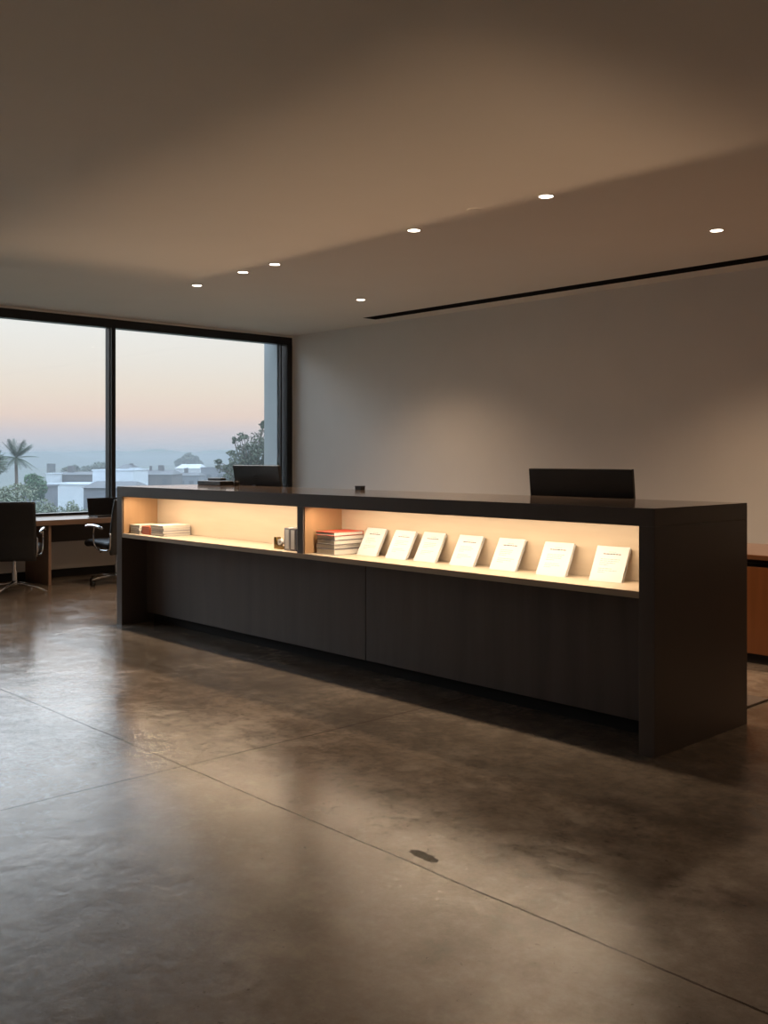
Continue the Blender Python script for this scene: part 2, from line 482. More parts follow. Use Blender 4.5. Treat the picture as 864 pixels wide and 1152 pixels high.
# ------------------------------------------------------------------ brochures standing on the shelf
BW, BH, BT = 0.182, 0.196, 0.016
def make_brochure(seed, loc, rz, title_dark=True):
    rnd = random.Random(seed)
    root = thing('display_booklet', loc, rz, cat='booklet', group='white booklets leaning on the lit shelf')
    lean = Matrix.Rotation(R(-29.5), 4, 'X')
    # local frame: face in the xz plane at y = 0, leaning back towards +y
    def xf(bm):
        for v in bm.verts:
            v.co = lean @ v.co
        return bm
    bm = bmesh.new()
    add_box(bm, 0, BW, 0, 0.0016, 0, BH, 0.0004)
    link('front_cover', xf(bm), 'paper', root)
    bm = bmesh.new()
    for k in range(6):
        y = 0.0019 + k * (BT - 0.0042) / 6
        j = rnd.uniform(-0.0012, 0.0012)
        add_box(bm, 0.002 + j, BW - 0.003 + j, y, y + (BT - 0.0042) / 6 - 0.0003, 0.002, BH - 0.003 + j)
    link('page_block', xf(bm), 'page_edge', root)
    bm = bmesh.new()
    add_box(bm, 0.001, BW + 0.002, BT - 0.0018, BT, 0, BH, 0.0004)
    link('back_cover', xf(bm), 'paper', root)
    bm = bmesh.new()
    def line(x0, x1, z, h, mi, words=True):
        x = x0
        while x < x1 - 0.004:
            w = rnd.uniform(0.008, 0.022) if words else x1 - x0
            w = min(w, x1 - x)
            add_box(bm, x, x + w, -0.0005, 0.0001, z, z + h, mi=mi)
            x += w + 0.0028
    line(0.072, 0.118, 0.163, 0.0022, 1)
    line(0.045, 0.142, 0.150, 0.0048, 0)
    link('title_text', xf(bm), ['ink', 'ink_pale'], root)
    bm = bmesh.new()
    z = 0.122
    for k in range(8):
        e = rnd.uniform(0.11, 0.15) if k not in (3, 7) else rnd.uniform(0.07, 0.09)
        if k != 4:
            line(0.036, e, z, 0.0026, 1)
        z -= 0.0105
    link('body_text', xf(bm), ['ink', 'ink_pale'], root)
    return root
bl = [(-4.827, 4.251, 0), (-4.543, 4.236, 0), (-4.311, 4.256, -0.5), (-3.997, 4.240, 1.0), (-3.690, 4.240, 2.0), (-3.346, 4.222, 5), (-3.003, 4.220, 7)]
where = ['leaning beside the red-topped book stack, first from the left', 'second from the left on the lit shelf', 'third from the left on the lit shelf',
         'middle one of the seven on the lit shelf', 'third from the right on the lit shelf', 'second from the right on the lit shelf',
         'nearest the right end of the lit shelf']
for i, ((x, y, a), w) in enumerate(zip(bl, where)):
    o = make_brochure(11 + i, (x, y, 0.7606), R(a))
    o['label'] = 'white printed booklet, ' + w

# ------------------------------------------------------------------ books
def make_book(loc, rz, w, d, t, cover, label, group=None, upright=False, block='page_edge'):
    """lying: spine runs along x at y = 0, w along x, d along y, t high. parts: cover, pages"""
    root = thing('book', loc, rz, label, 'book', group)
    c = 0.0022
    bm = bmesh.new()
    add_box(bm, 0, w, 0, d, 0, c, 0.0006)
    add_box(bm, 0, w, 0, d, t - c, t, 0.0006)
    add_box(bm, 0, w, 0 if upright else d - c, c if upright else d, c, t - c)
    bm2 = bmesh.new()
    add_box(bm2, 0.003, w - 0.003, c if upright else 0.003, d - 0.004 if upright else d - c, c, t - c)
    if upright:
        rot = Matrix.Rotation(R(-90), 4, 'Y') @ Matrix.Identity(4)
        for b_ in (bm, bm2):
            for v in b_.verts:
                x, y, z = v.co
                v.co = Vector((z, y, x))
    link('cover', bm, cover, root)
    link('pages', bm2, block, root)
    return root
zs = 0.7603
def stack(x, y, w, d, items, gname, jit=0.004, seed=1):
    rnd = random.Random(seed)
    z = zs
    for (t, cov, lab) in items:
        jx, jy = rnd.uniform(-jit, jit), rnd.uniform(-jit, jit)
        make_book((x + jx, y + jy, z), R(rnd.uniform(-1.5, 1.5)), w + rnd.uniform(-0.004, 0.004), d, t, cov, lab, gname)
        z += t + 0.0004
    return z
stack(-7.505, 4.10, 0.150, 0.21, [(0.024, 'cover_steel', 'grey book at the bottom of the far-left stack in the left bay'),
                              (0.022, 'cover_navy', 'navy book in the middle of the far-left stack in the left bay'),
                              (0.027, 'cover_cream', 'pale book on top of the far-left stack in the left bay')], 'books in the far-left stack', seed=3)
stack(-7.175, 4.10, 0.195, 0.25, [(0.021, 'cover_steel', 'grey book at the bottom of the cream-topped stack in the left bay'),
                              (0.021, 'cover_grey', 'grey book second from the bottom of the cream-topped stack'),
                              (0.021, 'cover_steel', 'grey book second from the top of the cream-topped stack'),
                              (0.022, 'cover_cream', 'cream book on top of the stack in the left bay')], 'books in the cream-topped stack', seed=5)
bx = thing('storage_box', (-7.335, 4.115, zs), 0, 'small rust-red slip box between the two left bay book stacks', 'box')
box('box_body', 0, 0.115, 0, 0.22, 0, 0.052, 'cover_rust', bx, 0.002)
box('box_lid', -0.002, 0.117, -0.002, 0.222, 0.0522, 0.068, 'cover_rust', bx, 0.002)
stack(-5.068, 4.115, 0.185, 0.25, [(0.036, 'cover_grey', 'grey book at the bottom of the red-topped stack'),
                              (0.030, 'cover_navy', 'dark blue book second from the bottom of the red-topped stack'),
                              (0.027, 'cover_grey', 'grey book in the middle of the red-topped stack'),
                              (0.028, 'cover_navy', 'dark blue book just under the red one in the stack'),
                              (0.024, 'cover_red', 'red book on top of the stack beside the booklets')], 'books in the red-topped stack', jit=0.006, seed=9)
x = -5.397
for t, cov, nm in ((0.062, 'cover_steel', 'grey upright book, left of the three against the shelf divider'),
                   (0.062, 'cover_grey', 'dark grey upright book between two others by the divider'),
                   (0.062, 'cover_navy', 'navy upright book touching the shelf divider')):
    make_book((x, 4.10, zs), 0, 0.152, 0.16, t, cov, nm, 'upright books by the divider', upright=True)
    b = [o for o in bpy.data.objects if o.get('label') == nm][0]
    # title band on the spine
    bmx = bmesh.new()
    add_box(bmx, 0.012, t - 0.012, -0.0006, 0.0004, 0.012, 0.140)
    link('spine_label', bmx, 'cover_white' if cov != 'cover_navy' else 'cover_steel', b)
    x += t + 0.0015
# small tape dispenser
td = thing('tape_dispenser', (-5.50, 4.125, zs), 0, 'small dark tape dispenser with pale roll beside the upright books', 'tape dispenser')
bm = bmesh.new()
prof = [(-0.045, 0.0), (0.045, 0.0), (0.045, 0.018), (0.02, 0.024), (-0.006, 0.020), (-0.022, 0.030), (-0.026, 0.060), (-0.024, 0.078), (-0.045, 0.080)]
va = [bm.verts.new((x_, 0, z_)) for x_, z_ in prof]
vb = [bm.verts.new((x_, 0.045, z_)) for x_, z_ in prof]
bm.faces.new(va)
bm.faces.new(vb[::-1])
for i in range(len(prof)):
    j = (i + 1) % len(prof)
    bm.faces.new((va[i], va[j], vb[j], vb[i]))
link('dispenser_body', bm, 'brass', td)
bm = bmesh.new()
add_lathe(bm, [(0.010, 0), (0.022, 0), (0.022, 0.025), (0.010, 0.025), (0.010, 0)], 20)
for v in bm.verts:
    x_, y_, z_ = v.co
    v.co = Vector((x_ + 0.002, z_ + 0.010, y_ + 0.047))
link('tape_roll', bm, 'paper', td, smooth=False)

# ------------------------------------------------------------------ monitors behind the counter
def make_monitor(loc, rz, w, h, tilt, zc, label, group='desktop monitors behind the counter'):
    """zc: height of the panel's centre above the foot"""
    root = thing('computer_monitor', loc, rz, label, 'monitor', group)
    T_ = Matrix.Translation((0, 0, zc)) @ Matrix.Rotation(R(tilt), 4, 'X')
    bm = bmesh.new()
    add_box(bm, -w / 2, w / 2, -0.014, 0.012, -h / 2, h / 2, 0.004)
    add_box(bm, -w / 6, w / 6, -0.030, -0.012, -h / 2.6, -h / 12, 0.008)
    bm.transform(T_)
    link('screen_shell', bm, 'screen_back', root)
    bm = bmesh.new()
    add_box(bm, -w / 2 + 0.008, w / 2 - 0.008, 0.0115, 0.0135, -h / 2 + 0.015, h / 2 - 0.008)
    bm.transform(T_)
    link('screen', bm, 'screen', root)
    bm = bmesh.new()
    add_box(bm, -0.028, 0.028, -0.055, -0.031, 0.012, zc + 0.03, 0.004)
    link('stand_neck', bm, 'black', root)
    bm = bmesh.new()
    add_box(bm, -0.13, 0.13, -0.12, 0.10, 0, 0.012, 0.005)
    link('stand_foot', bm, 'black', root)
    return root, T_
make_monitor((-3.655, 5.06, 0.75), 0, 0.765, 0.435, 6, 0.352, 'wide black monitor standing alone near the right end of the counter')
mo, T_ = make_monitor((-7.02, 5.06, 0.75), 0, 0.665, 0.40, 9, 0.375, 'black monitor with a faint mark at the counter end near the window')
bm = bmesh.new()    # the moulded mark on the back: a small chevron over three short bars
add_tube(bm, [(-0.035, -0.0155, 0.105), (-0.015, -0.0155, 0.118), (0.012, -0.0155, 0.118), (0.034, -0.0155, 0.105)], 0.004, 6)
for z_, w_ in ((0.083, 0.022), (0.066, 0.030), (0.047, 0.026)):
    add_box(bm, -w_, w_, -0.0165, -0.0135, z_, z_ + 0.006)
bm.transform(T_)
link('back_emblem', bm, 'grey_mark', mo)

# small things near the rear edge of the countertop
ph = thing('desk_phone', (-7.30, 4.80, 1.1503), 0, 'low black desk phone on the countertop near the window', 'phone')
bm = bmesh.new()
add_box(bm, -0.19, 0.17, -0.06, 0.10, 0, 0.038, 0.006)
link('phone_base', bm, 'black', ph)
bm = bmesh.new()
add_box(bm, -0.185, 0.03, 0.04, 0.095, 0.040, 0.062, 0.008)
link('handset', bm, 'black', ph)
pc = thing('pen_cup', (-7.02, 4.83, 1.1503), 0, 'small black pen cup between the desk phone and the monitor', 'cup')
bm = bmesh.new()
add_lathe(bm, [(0, 0), (0.024, 0), (0.026, 0.042), (0.023, 0.042), (0.021, 0.004), (0, 0.004)], 20)
link('cup_body', bm, 'black', pc, smooth=True)
bm = bmesh.new()
add_tube(bm, [(0.006, 0.0, 0.006), (0.016, 0.0, 0.050)], 0.0035, 8)
link('pen', bm, 'black', pc)
sb = thing('stapler', (-7.55, 4.86, 1.1503), 0, 'tiny dark knob-like stapler left of the desk phone', 'stapler')
box('stapler_base', -0.02, 0.02, -0.02, 0.02, 0, 0.010, 'black', sb, 0.002)
box('stapler_arm', -0.014, 0.018, -0.014, 0.016, 0.010, 0.022, 'black', sb, 0.003)
cb = thing('card_box', (-5.48, 4.86, 1.1503), 0, 'small black box on the middle of the countertop rear edge', 'box')
box('box_body', -0.032, 0.032, -0.022, 0.022, 0, 0.022, 'black', cb, 0.002)
box('box_lid', -0.034, 0.034, -0.024, 0.024, 0.022, 0.030, 'black', cb, 0.003)

# ------------------------------------------------------------------ low cabinet behind the counter, mat
cd = thing('low_cabinet', (-2.9, 6.37, 0), 0, 'low reddish wood cabinet behind the right end of the counter', 'cabinet')
CX0, CX1, CYD = -1.7, 1.7, 0.86
box('cabinet_top', CX0 - 0.01, CX1 + 0.01, -0.012, CYD, 0.702, 0.735, 'cherry_top', cd, 0.003)
bm = bmesh.new()
add_box(bm, CX0, CX1, 0.035, CYD, 0.065, 0.655, 0)
add_box(bm, CX0, CX0 + 0.02, 0.0, 0.035, 0.065, 0.655)
add_box(bm, CX1 - 0.02, CX1, 0.0, 0.035, 0.065, 0.655)
add_box(bm, CX0 + 0.03, CX1 - 0.03, 0.05, CYD - 0.02, 0.655, 0.702)
link('cabinet_body', bm, 'desk_dark', cd)
n = 4
wd = (CX1 - CX0 - 0.044) / n
for k in range(n):
    a = CX0 + 0.022 + k * wd
    d_ = box('cabinet_door', a + 0.003, a + wd - 0.003, 0.010, 0.033, 0.068, 0.652, 'cherry', cd, 0.002)
box('grip_rail', CX0 + 0.02, CX1 - 0.02, 0.022, 0.05, 0.668, 0.676, 'frame', cd, 0.001, label='thin dark metal grip rail')
box('cabinet_plinth', CX0 + 0.01, CX1 - 0.01, 0.03, CYD - 0.03, 0, 0.065, 'kick', cd)
bm = bmesh.new()
add_box(bm, -0.98, 0.98, -0.245, 0.245, 0, 0.012, 0.004)
o = link('floor_mat', bm, 'mat_grey', label='dark grey floor mat lying behind the counter end', cat='mat')
o.location = (-3.64, 5.235, 0.0004)

# ------------------------------------------------------------------ window desk
dk = thing('window_desk', (-10.40, 4.9, 0), 0, 'long wooden desk standing along the window', 'desk')
DY0, DY1 = -1.75, 2.1
box('desktop', -0.68, 0.0, DY0, DY1, 0.652, 0.710, 'desk_wood', dk, 0.003)
for y in (-1.70, -0.185, 1.30, 2.02):
    box('leg_panel', -0.64, -0.03, y, y + 0.032, 0, 0.652, 'desk_wood', dk, 0.002)
for a, b in ((-1.668, -0.185), (-0.153, 1.30), (1.332, 2.02)):
    box('modesty_panel', -0.60, -0.58, a, b, 0.42, 0.652, 'desk_dark', dk)

# laptop on the desk
lt = thing('laptop', (-10.70, 5.54, 0.7102), 0, 'black open laptop on the window desk, partly behind the right-hand chair', 'laptop')
box('keyboard_base', -0.02, 0.20, -0.21, 0.21, 0, 0.016, 'black', lt, 0.004)
bm = bmesh.new()
add_box(bm, -0.006, 0.004, -0.215, 0.215, 0, 0.205, 0.003)
bm.transform(Matrix.Translation((-0.022, 0, 0.012)) @ Matrix.Rotation(R(-10), 4, 'Y'))
link('screen_lid', bm, 'screen_back', lt)
bm = bmesh.new()
add_box(bm, 0.004, 0.0052, -0.205, 0.205, 0.012, 0.197)
bm.transform(Matrix.Translation((-0.022, 0, 0.012)) @ Matrix.Rotation(R(-10), 4, 'Y'))
link('screen', bm, 'screen', lt)

# ------------------------------------------------------------------ office chairs (local: faces +x, back at -x)
def pad(bm, pts, width, th, seg=5):
    """cushion: centre line pts in the xz plane, extruded across y with rounded edges"""
    P = spline([(p[0], 0, p[1]) for p in pts], seg)
    n = len(P)
    prof = [(-width / 2, 0), (-width / 2 + 0.008, 0.38), (-width / 2 + 0.03, 0.5), (width / 2 - 0.03, 0.5), (width / 2 - 0.008, 0.38),
            (width / 2, 0), (width / 2 - 0.008, -0.38), (width / 2 - 0.03, -0.5), (-width / 2 + 0.03, -0.5), (-width / 2 + 0.008, -0.38)]
    rings = []
    for i, p in enumerate(P):
        t = (P[min(i + 1, n - 1)] - P[max(i - 1, 0)]).normalized()
        nr = Vector((-t.z, 0, t.x))
        s = 1.0 if 0 < i < n - 1 else 0.45
        s *= 1 - 0.12 * (i % seg == 0 and 0 < i < n - 1)
        rings.append([bm.verts.new(p + nr * (q * th * s) + Vector((0, y * (0.985 if s < 0.6 else 1), 0))) for y, q in prof])
    for a, b in zip(rings, rings[1:]):
        for k in range(len(prof)):
            k2 = (k + 1) % len(prof)
            bm.faces.new((a[k], a[k2], b[k2], b[k]))
    bm.faces.new(rings[0][::-1])
    bm.faces.new(rings[-1])

def make_chair(loc, rz, label, feet=5, castors=True, star=0.30, rot=0.0):
    root = thing('office_chair', loc, rz, label, 'chair', 'black office chairs at the window desk')
    bm = bmesh.new()
    pad(bm, [(0.25, 0.440), (0.20, 0.462), (0.05, 0.452), (-0.10, 0.442), (-0.21, 0.445)], 0.50, 0.075)
    link('seat', bm, 'leather', root, smooth=True)
    bm = bmesh.new()
    pad(bm, [(-0.215, 0.345), (-0.225, 0.45), (-0.225, 0.58), (-0.245, 0.72), (-0.275, 0.85), (-0.30, 0.945)], 0.50, 0.050)
    link('backrest', bm, 'leather', root, smooth=True)
    for s in (-1, 1):
        y = s * 0.275
        bm = bmesh.new()
        pts = spline([(0.16, y, 0.648), (0.09, y, 0.650), (0.03, y, 0.640), (0.045, y, 0.56), (0.03, y, 0.46), (-0.02, y * 0.98, 0.405),
                      (-0.10, y * 0.95, 0.390), (-0.21, y * 0.92, 0.40), (-0.235, y * 0.94, 0.47), (-0.24, y * 0.94, 0.58)], 5)
        add_tube(bm, pts[8:], 0.009, 8)
        f = link('arm_frame', bm, 'chrome', root, smooth=True)
        bm = bmesh.new()
        pp = spline([(0.20, y, 0.636), (0.13, y, 0.650), (0.03, y, 0.652), (-0.06, y, 0.640), (-0.12, y, 0.622)], 4)
        add_tube(bm, pp, [0.010] + [0.017] * (len(pp) - 2) + [0.010], 10)
        link('armrest', bm, 'chrome', root, smooth=True)
    bm = bmesh.new()
    add_tube(bm, [(-0.02, -0.255, 0.398), (-0.02, 0.255, 0.398)], 0.010, 8)
    add_box(bm, -0.10, 0.10, -0.07, 0.07, 0.375, 0.412, 0.008)
    link('seat_bracket', bm, 'chrome', root)
    bm = bmesh.new()
    add_tube(bm, [(0.0, 0.07, 0.385), (0.01, 0.17, 0.38), (0.015, 0.21, 0.36)], 0.005, 6)
    link('tilt_lever', bm, 'black', root)
    bm = bmesh.new()
    add_lathe(bm, [(0, 0.08), (0.027, 0.08), (0.027, 0.22), (0.017, 0.222), (0.017, 0.376), (0, 0.376)], 16)
    link('gas_column', bm, 'chrome', root, smooth=False)
    bm = bmesh.new()
    add_lathe(bm, [(0, 0.075), (0.036, 0.075), (0.038, 0.10), (0.030, 0.125), (0, 0.125)], 16)
    for k in range(feet):
        a = rot + 2 * PI * k / feet
        c_, s_ = math.cos(a), math.sin(a)
        z1 = 0.072 if castors else 0.022
        add_tube(bm, [(0.02 * c_, 0.02 * s_, 0.100), (star * 0.6 * c_, star * 0.6 * s_, (0.1 + z1) / 2 + 0.01), (star * c_, star * s_, z1)], [0.019, 0.015, 0.011], 8)
    link('star_base', bm, 'chrome', root, smooth=True)
    for k in range(feet):
        a = rot + 2 * PI * k / feet
        cx, cy = star * 0.97 * math.cos(a), star * 0.97 * math.sin(a)
        bm = bmesh.new()
        if castors:
            for s in (-1, 1):
                add_lathe(bm, [(0, -0.009), (0.022, -0.009), (0.026, -0.004), (0.026, 0.004), (0.022, 0.009), (0, 0.009)], 14)
                for v in bm.verts:
                    if not v.tag:
                        q = Vector((v.co.z + s * 0.013, v.co.x, v.co.y))
                        q = Matrix.Rotation(a, 4, 'Z') @ q
                        v.co = q + Vector((cx, cy, 0.0265))
                        v.tag = True
            add_tube(bm, [(cx, cy, 0.03), (cx, cy, 0.075)], 0.007, 8)
            link('castor', bm, 'black', root)
        else:
            add_lathe(bm, [(0, 0), (0.018, 0), (0.018, 0.006), (0.008, 0.014), (0.008, 0.028), (0, 0.028)], 14, (cx, cy, 0))
            link('glide', bm, 'chrome', root)
    return root
make_chair((-10.10, 4.20, 0), R(148), 'black chrome-armed office chair seen from behind, at the left end of the desk', 4, False, 0.36, R(-110))
make_chair((-10.05, 5.33, 0), R(188), 'black chrome-armed swivel chair on castors, in front of the laptop', 5, True, 0.33, R(20))

# ------------------------------------------------------------------ downlights
def make_downlight(x, y, label):
    root = thing('ceiling_downlight', (x, y, ZC), 0, label, 'ceiling light', 'recessed ceiling downlights')
    bm = bmesh.new()
    add_lathe(bm, [(0.046, 0.0), (0.058, 0.0), (0.058, -0.003), (0.052, -0.005), (0.046, -0.004), (0.046, 0.0)], 32)
    link('trim_ring', bm, 'trim_white', root, smooth=False)
    bm = bmesh.new()
    add_lathe(bm, [(0, -0.0005), (0.0455, -0.0005), (0.0455, -0.0035), (0.03, -0.0045), (0, -0.005)], 32)
    link('lamp_lens', bm, 'lens', root)
    return root
DL = [(-4.05, 5.22, 1, 'nearest ceiling downlight of the row over the counter, above the wide monitor'),
      (-5.33, 5.27, 1, 'second nearest ceiling downlight of the row over the counter'),
      (-7.10, 5.29, 1, 'middle ceiling downlight of the row over the counter, left of it a close pair'),
      (-7.60, 5.30, 1, 'ceiling downlight second from the window in the row over the counter'),
      (-8.49, 5.37, 0.7, 'ceiling downlight nearest the window in the row over the counter'),
      (-3.78, 6.94, 1.3, 'ceiling downlight by the black slot at the right side'),
      (-8.05, 7.15, 0.85, 'ceiling downlight near the back wall, just left of the black slot end')]
DL += [(-1.75, 6.94, 0.6, 'added ceiling downlight outside the picture, right of the black slot downlight'),  # unseen downlights added to warm the right-hand wall and floor
       (0.4, 6.94, 0.5, 'added ceiling downlight outside the picture near the right wall')]
for x, y, e, lab in DL:
    make_downlight(x, y, lab)
    L = bpy.data.lights.new('downlight_beam', 'SPOT')
    L.energy = 180 * e
    L.color = (1.0, 0.69, 0.44)
    L.spot_size = R(125)
    L.spot_blend = 1.0
    L.shadow_soft_size = 0.045
    lo = bpy.data.objects.new('downlight_beam', L)
    C.objects.link(lo)
    lo.location = (x, y, ZC - 0.02)
# added cove light, unseen behind the camera; lip shaped to edge the ceiling glow
cv = thing('added_cove_light', (-5.4, YF, 1.86), 0, 'long white trough with an added light, unseen on the wall behind the viewer', 'cove light')
CW = 2.8
bm = bmesh.new()
add_box(bm, -CW, CW, 0.0, 0.36, -0.02, 0.0)
add_box(bm, -CW, CW, 0.345, 0.36, 0.0, 0.0895)
add_box(bm, -CW, -CW + 0.015, 0.0, 0.345, 0.0, 0.09)
add_box(bm, CW - 0.015, CW, 0.0, 0.345, 0.0, 0.09)
link('added_cove_trough', bm, 'trim_white', cv)
box('added_cove_strip', -CW + 0.05, CW - 0.05, 0.02, 0.04, 0.005, 0.030, 'led', cv)
Lc = bpy.data.lights.new('added_cove_lamp', 'AREA')
Lc.shape = 'RECTANGLE'
Lc.size = 2 * CW - 0.1
Lc.size_y = 0.0015
Lc.spread = R(13)
Lc.energy = 14.5
Lc.color = (1.0, 0.66, 0.40)
lo = bpy.data.objects.new('added_cove_lamp', Lc)
C.objects.link(lo)
lo.location = (-5.4, YF + 0.045, 1.86 + 0.036)
lo.rotation_euler = (R(90 + 9.4), 0, 0)
# smoke detector, flush disc
sd = thing('smoke_detector', (-4.61, 5.14, ZC), 0, 'faint round ceiling-coloured detector between two downlights', 'smoke detector')
bm = bmesh.new()
add_lathe(bm, [(0, 0), (0.05, 0), (0.05, -0.0015), (0.042, -0.0035), (0, -0.004)], 28)
link('detector_body', bm, 'ceiling', sd, smooth=False)

# ------------------------------------------------------------------ outside
GZ = -8.0
box('ground', -1800, XW - 0.4, -1500, 1500, GZ - 1, GZ, 'ground', kind=K)
# outer fin wall beside the glass
box('wall_outer', -11.62, XW - 0.215, 8.47, 8.95, GZ, 4.2, 'fin', kind=K)

def hill(name, px0, px1, d, prof, base=GZ, depth=120, seed=1, label=None):
    """rounded ridge; prof = list of (px, py) crest heights as seen, built at distance d with real depth"""
    bm = bmesh.new()
    n = 60
    rows = 9
    grid = []
    for i in range(n + 1):
        px = px0 + (px1 - px0) * i / n
        for a, b in zip(prof, prof[1:]):
            if a[0] <= px <= b[0]:
                t = (px - a[0]) / (b[0] - a[0])
                t = t * t * (3 - 2 * t)
                py = a[1] + (b[1] - a[1]) * t
                break
        crest = at(px, py, d)
        hz = crest.z + noise.noise(Vector((i * 0.31, seed, 0))) * d * 0.0013 - base
        fwd = Vector((crest.x, crest.y, 0)).normalized()
        col = []
        for r_ in range(rows):
            u = r_ / (rows - 1) * 2 - 1
            p = Vector((crest.x, crest.y, base)) + fwd * (u * depth)
            p.z = base + hz * (math.cos(u * PI) * 0.5 + 0.5) * (1 + 0.06 * noise.noise(Vector((i * 0.5, u * 3, seed))) * (abs(u) > 0.01)) - 0.5 * (abs(u) > 0.99)
            col.append(bm.verts.new(p))
        grid.append(col)
    for a, b in zip(grid, grid[1:]):
        for k in range(rows - 1):
            bm.faces.new((a[k], a[k + 1], b[k + 1], b[k]))
    return link(name, bm, 'hill', smooth=True, kind=K)
hill('hills', -260, 520, 1100, [(-260, 510), (-60, 508), (60, 509), (110, 507), (150, 508), (175, 505), (215, 509), (240, 506), (300, 509), (400, 507), (520, 509)], depth=180, seed=2)
hill('hills', -260, 520, 700, [(-260, 514), (-40, 516), (20, 514), (45, 507.5), (62, 508), (85, 514), (130, 518), (200, 517), (260, 516), (340, 514), (520, 516)], depth=110, seed=5)
hill('hills', -300, 560, 430, [(-300, 524), (0, 524), (60, 526), (130, 525), (200, 523), (280, 523), (560, 524)], depth=90, seed=8)

def building(name, px0, px1, ytop, d, depth, wall, label, roof=None, wins=(), chim=(), grp='houses seen through the window', ry=0.6, roof_h=None, extra=None):
    """box house whose visible face spans px0..px1 at distance d; local x along the face, y away"""
    a = at(px0, ytop, d)
    b = at(px1, ytop, d)
    w = (b - a).xy.length
    ang = math.atan2(b.y - a.y, b.x - a.x)
    h = a.z - GZ
    root = thing(name, (a.x, a.y, GZ), ang, label, 'house', grp)
    box('wall', 0, w, 0, depth, 0, h, wall, root)
    if roof:
        bm = bmesh.new()
        rh = roof_h or 1.0
        ov = 0.25
        vs = [bm.verts.new(p) for p in [(-ov, -ov, h), (w + ov, -ov, h), (w + ov, depth + ov, h), (-ov, depth + ov, h),
                                        (ov * 1.5, depth / 2, h + rh), (w - ov * 1.5, depth / 2, h + rh)]]
        for f in ((0, 1, 2, 3), (0, 1, 5, 4), (2, 3, 4, 5), (1, 2, 5), (0, 3, 4)):
            bm.faces.new([vs[i] for i in f])
        link('roof', bm, roof, root)
    else:
        bm = bmesh.new()
        for (x0, x1, y0, y1) in ((-0.1, w + 0.1, -0.1, 0.12), (-0.1, w + 0.1, depth - 0.12, depth + 0.1), (-0.1, 0.12, 0.12, depth - 0.12), (w - 0.12, w + 0.1, 0.12, depth - 0.12)):
            add_box(bm, x0, x1, y0, y1, h, h + 0.14)
        link('parapet', bm, wall, root)
    for (fx, fz, ww, hh) in wins:
        f = box('window', fx * w - ww / 2, fx * w + ww / 2, -0.06, 0.03, h - fz - hh, h - fz, 'pane', root)
    for (fx, ch, cw) in chim:
        base_z = h + (0.3 if roof else 0)
        box('chimney', fx * w - cw / 2, fx * w + cw / 2, depth * 0.4, depth * 0.4 + cw, h, base_z + ch, 'dark_wall', root)
    return root
building('house', 51, 108, 545.5, 118, 9, 'white_wall', 'long low white flat-roofed house beyond the bushes', wins=((0.03, 0.7, 0.35, 0.8), (0.06, 2.2, 0.35, 0.8)))
building('house', 104, 150, 529.5, 128, 8, 'white_wall', 'taller pale blue-white block beside the window mullion')
building('house', 94, 150, 549.0, 98, 6, 'grey_wall', 'grey shed with pitched roof in front of the white house', roof='dark_roof', roof_h=0.6)
building('house', 60, 104, 534, 150, 8, 'dark_wall', 'dark brick house behind the long white house', chim=((0.27, 1.0, 0.9),), roof='dark_roof', roof_h=0.4, wins=((0.5, 0.8, 1.0, 0.8), (0.8, 0.8, 1.0, 0.8)))
building('house', 52, 60, 533.5, 146, 4, 'white_wall', 'narrow white outbuilding right of the green tree')
wt = thing('water_tank', at(57.5, 531.5, 170) * 1.0, 0, 'dark square water tank on posts above the rooftops', 'water tank')
wt.location.z = GZ
tz = at(57, 531, 170).z - GZ
box('tank', -0.55, 0.55, -0.55, 0.55, tz, tz + 1.45, 'dark_roof', wt, 0.03)
for sx in (-1, 1):
    for sy in (-1, 1):
        box('post', sx * 0.45 - 0.06, sx * 0.45 + 0.06, sy * 0.45 - 0.06, sy * 0.45 + 0.06, 0, tz, 'dark_wall', wt)
# ribbed pale shed
rs = building('shed', 24, 49, 548, 92, 4, 'grey_wall', 'pale slatted shed between the green trees')
rs['category'] = 'shed'
bm = bmesh.new()
for k in range(9):
    add_box(bm, k * 0.235 + 0.02, k * 0.235 + 0.10, -0.05, 0.0, 4.0, 5.3)
link('slats', bm, 'white_wall', rs)
building('house', 131, 145, 528, 152, 7, 'dark_wall', 'dark gabled house just right of the window mullion', roof='dark_roof', roof_h=0.8, chim=((0.8, 0.6, 0.5),))
building('house', 146, 151, 527.5, 150, 4, 'white_wall', 'thin white house end between two dark houses')
building('house', 153, 193, 534, 150, 8, 'dark_wall', 'long dark house with two chimneys on its roof', roof='dark_roof', roof_h=0.7,
         chim=((0.27, 1.0, 0.35), (0.56, 1.1, 0.75), (0.63, 0.8, 0.3)), wins=((0.1, 0.7, 0.7, 0.8), (0.3, 0.7, 0.7, 0.8), (0.8, 0.7, 0.7, 0.8)))
building('house', 197, 223, 535, 172, 6, 'grey_wall', 'grey house with one chimney behind the desk phone', chim=((0.35, 1.0, 0.6),), roof='dark_roof', roof_h=0.5, wins=((0.3, 0.9, 0.8, 0.8), (0.7, 0.9, 0.8, 0.8)))
building('house', 198, 224, 527.0, 235, 10, 'pale_roof', 'pale hall standing under the domed tree', roof='pale_roof', roof_h=1.0)
building('house', 226, 262, 526.5, 186, 6, 'grey_wall', 'blue-grey block house left of the leafy tree', wins=((0.25, 1.2, 0.9, 0.8), (0.6, 1.2, 0.9, 0.8)))

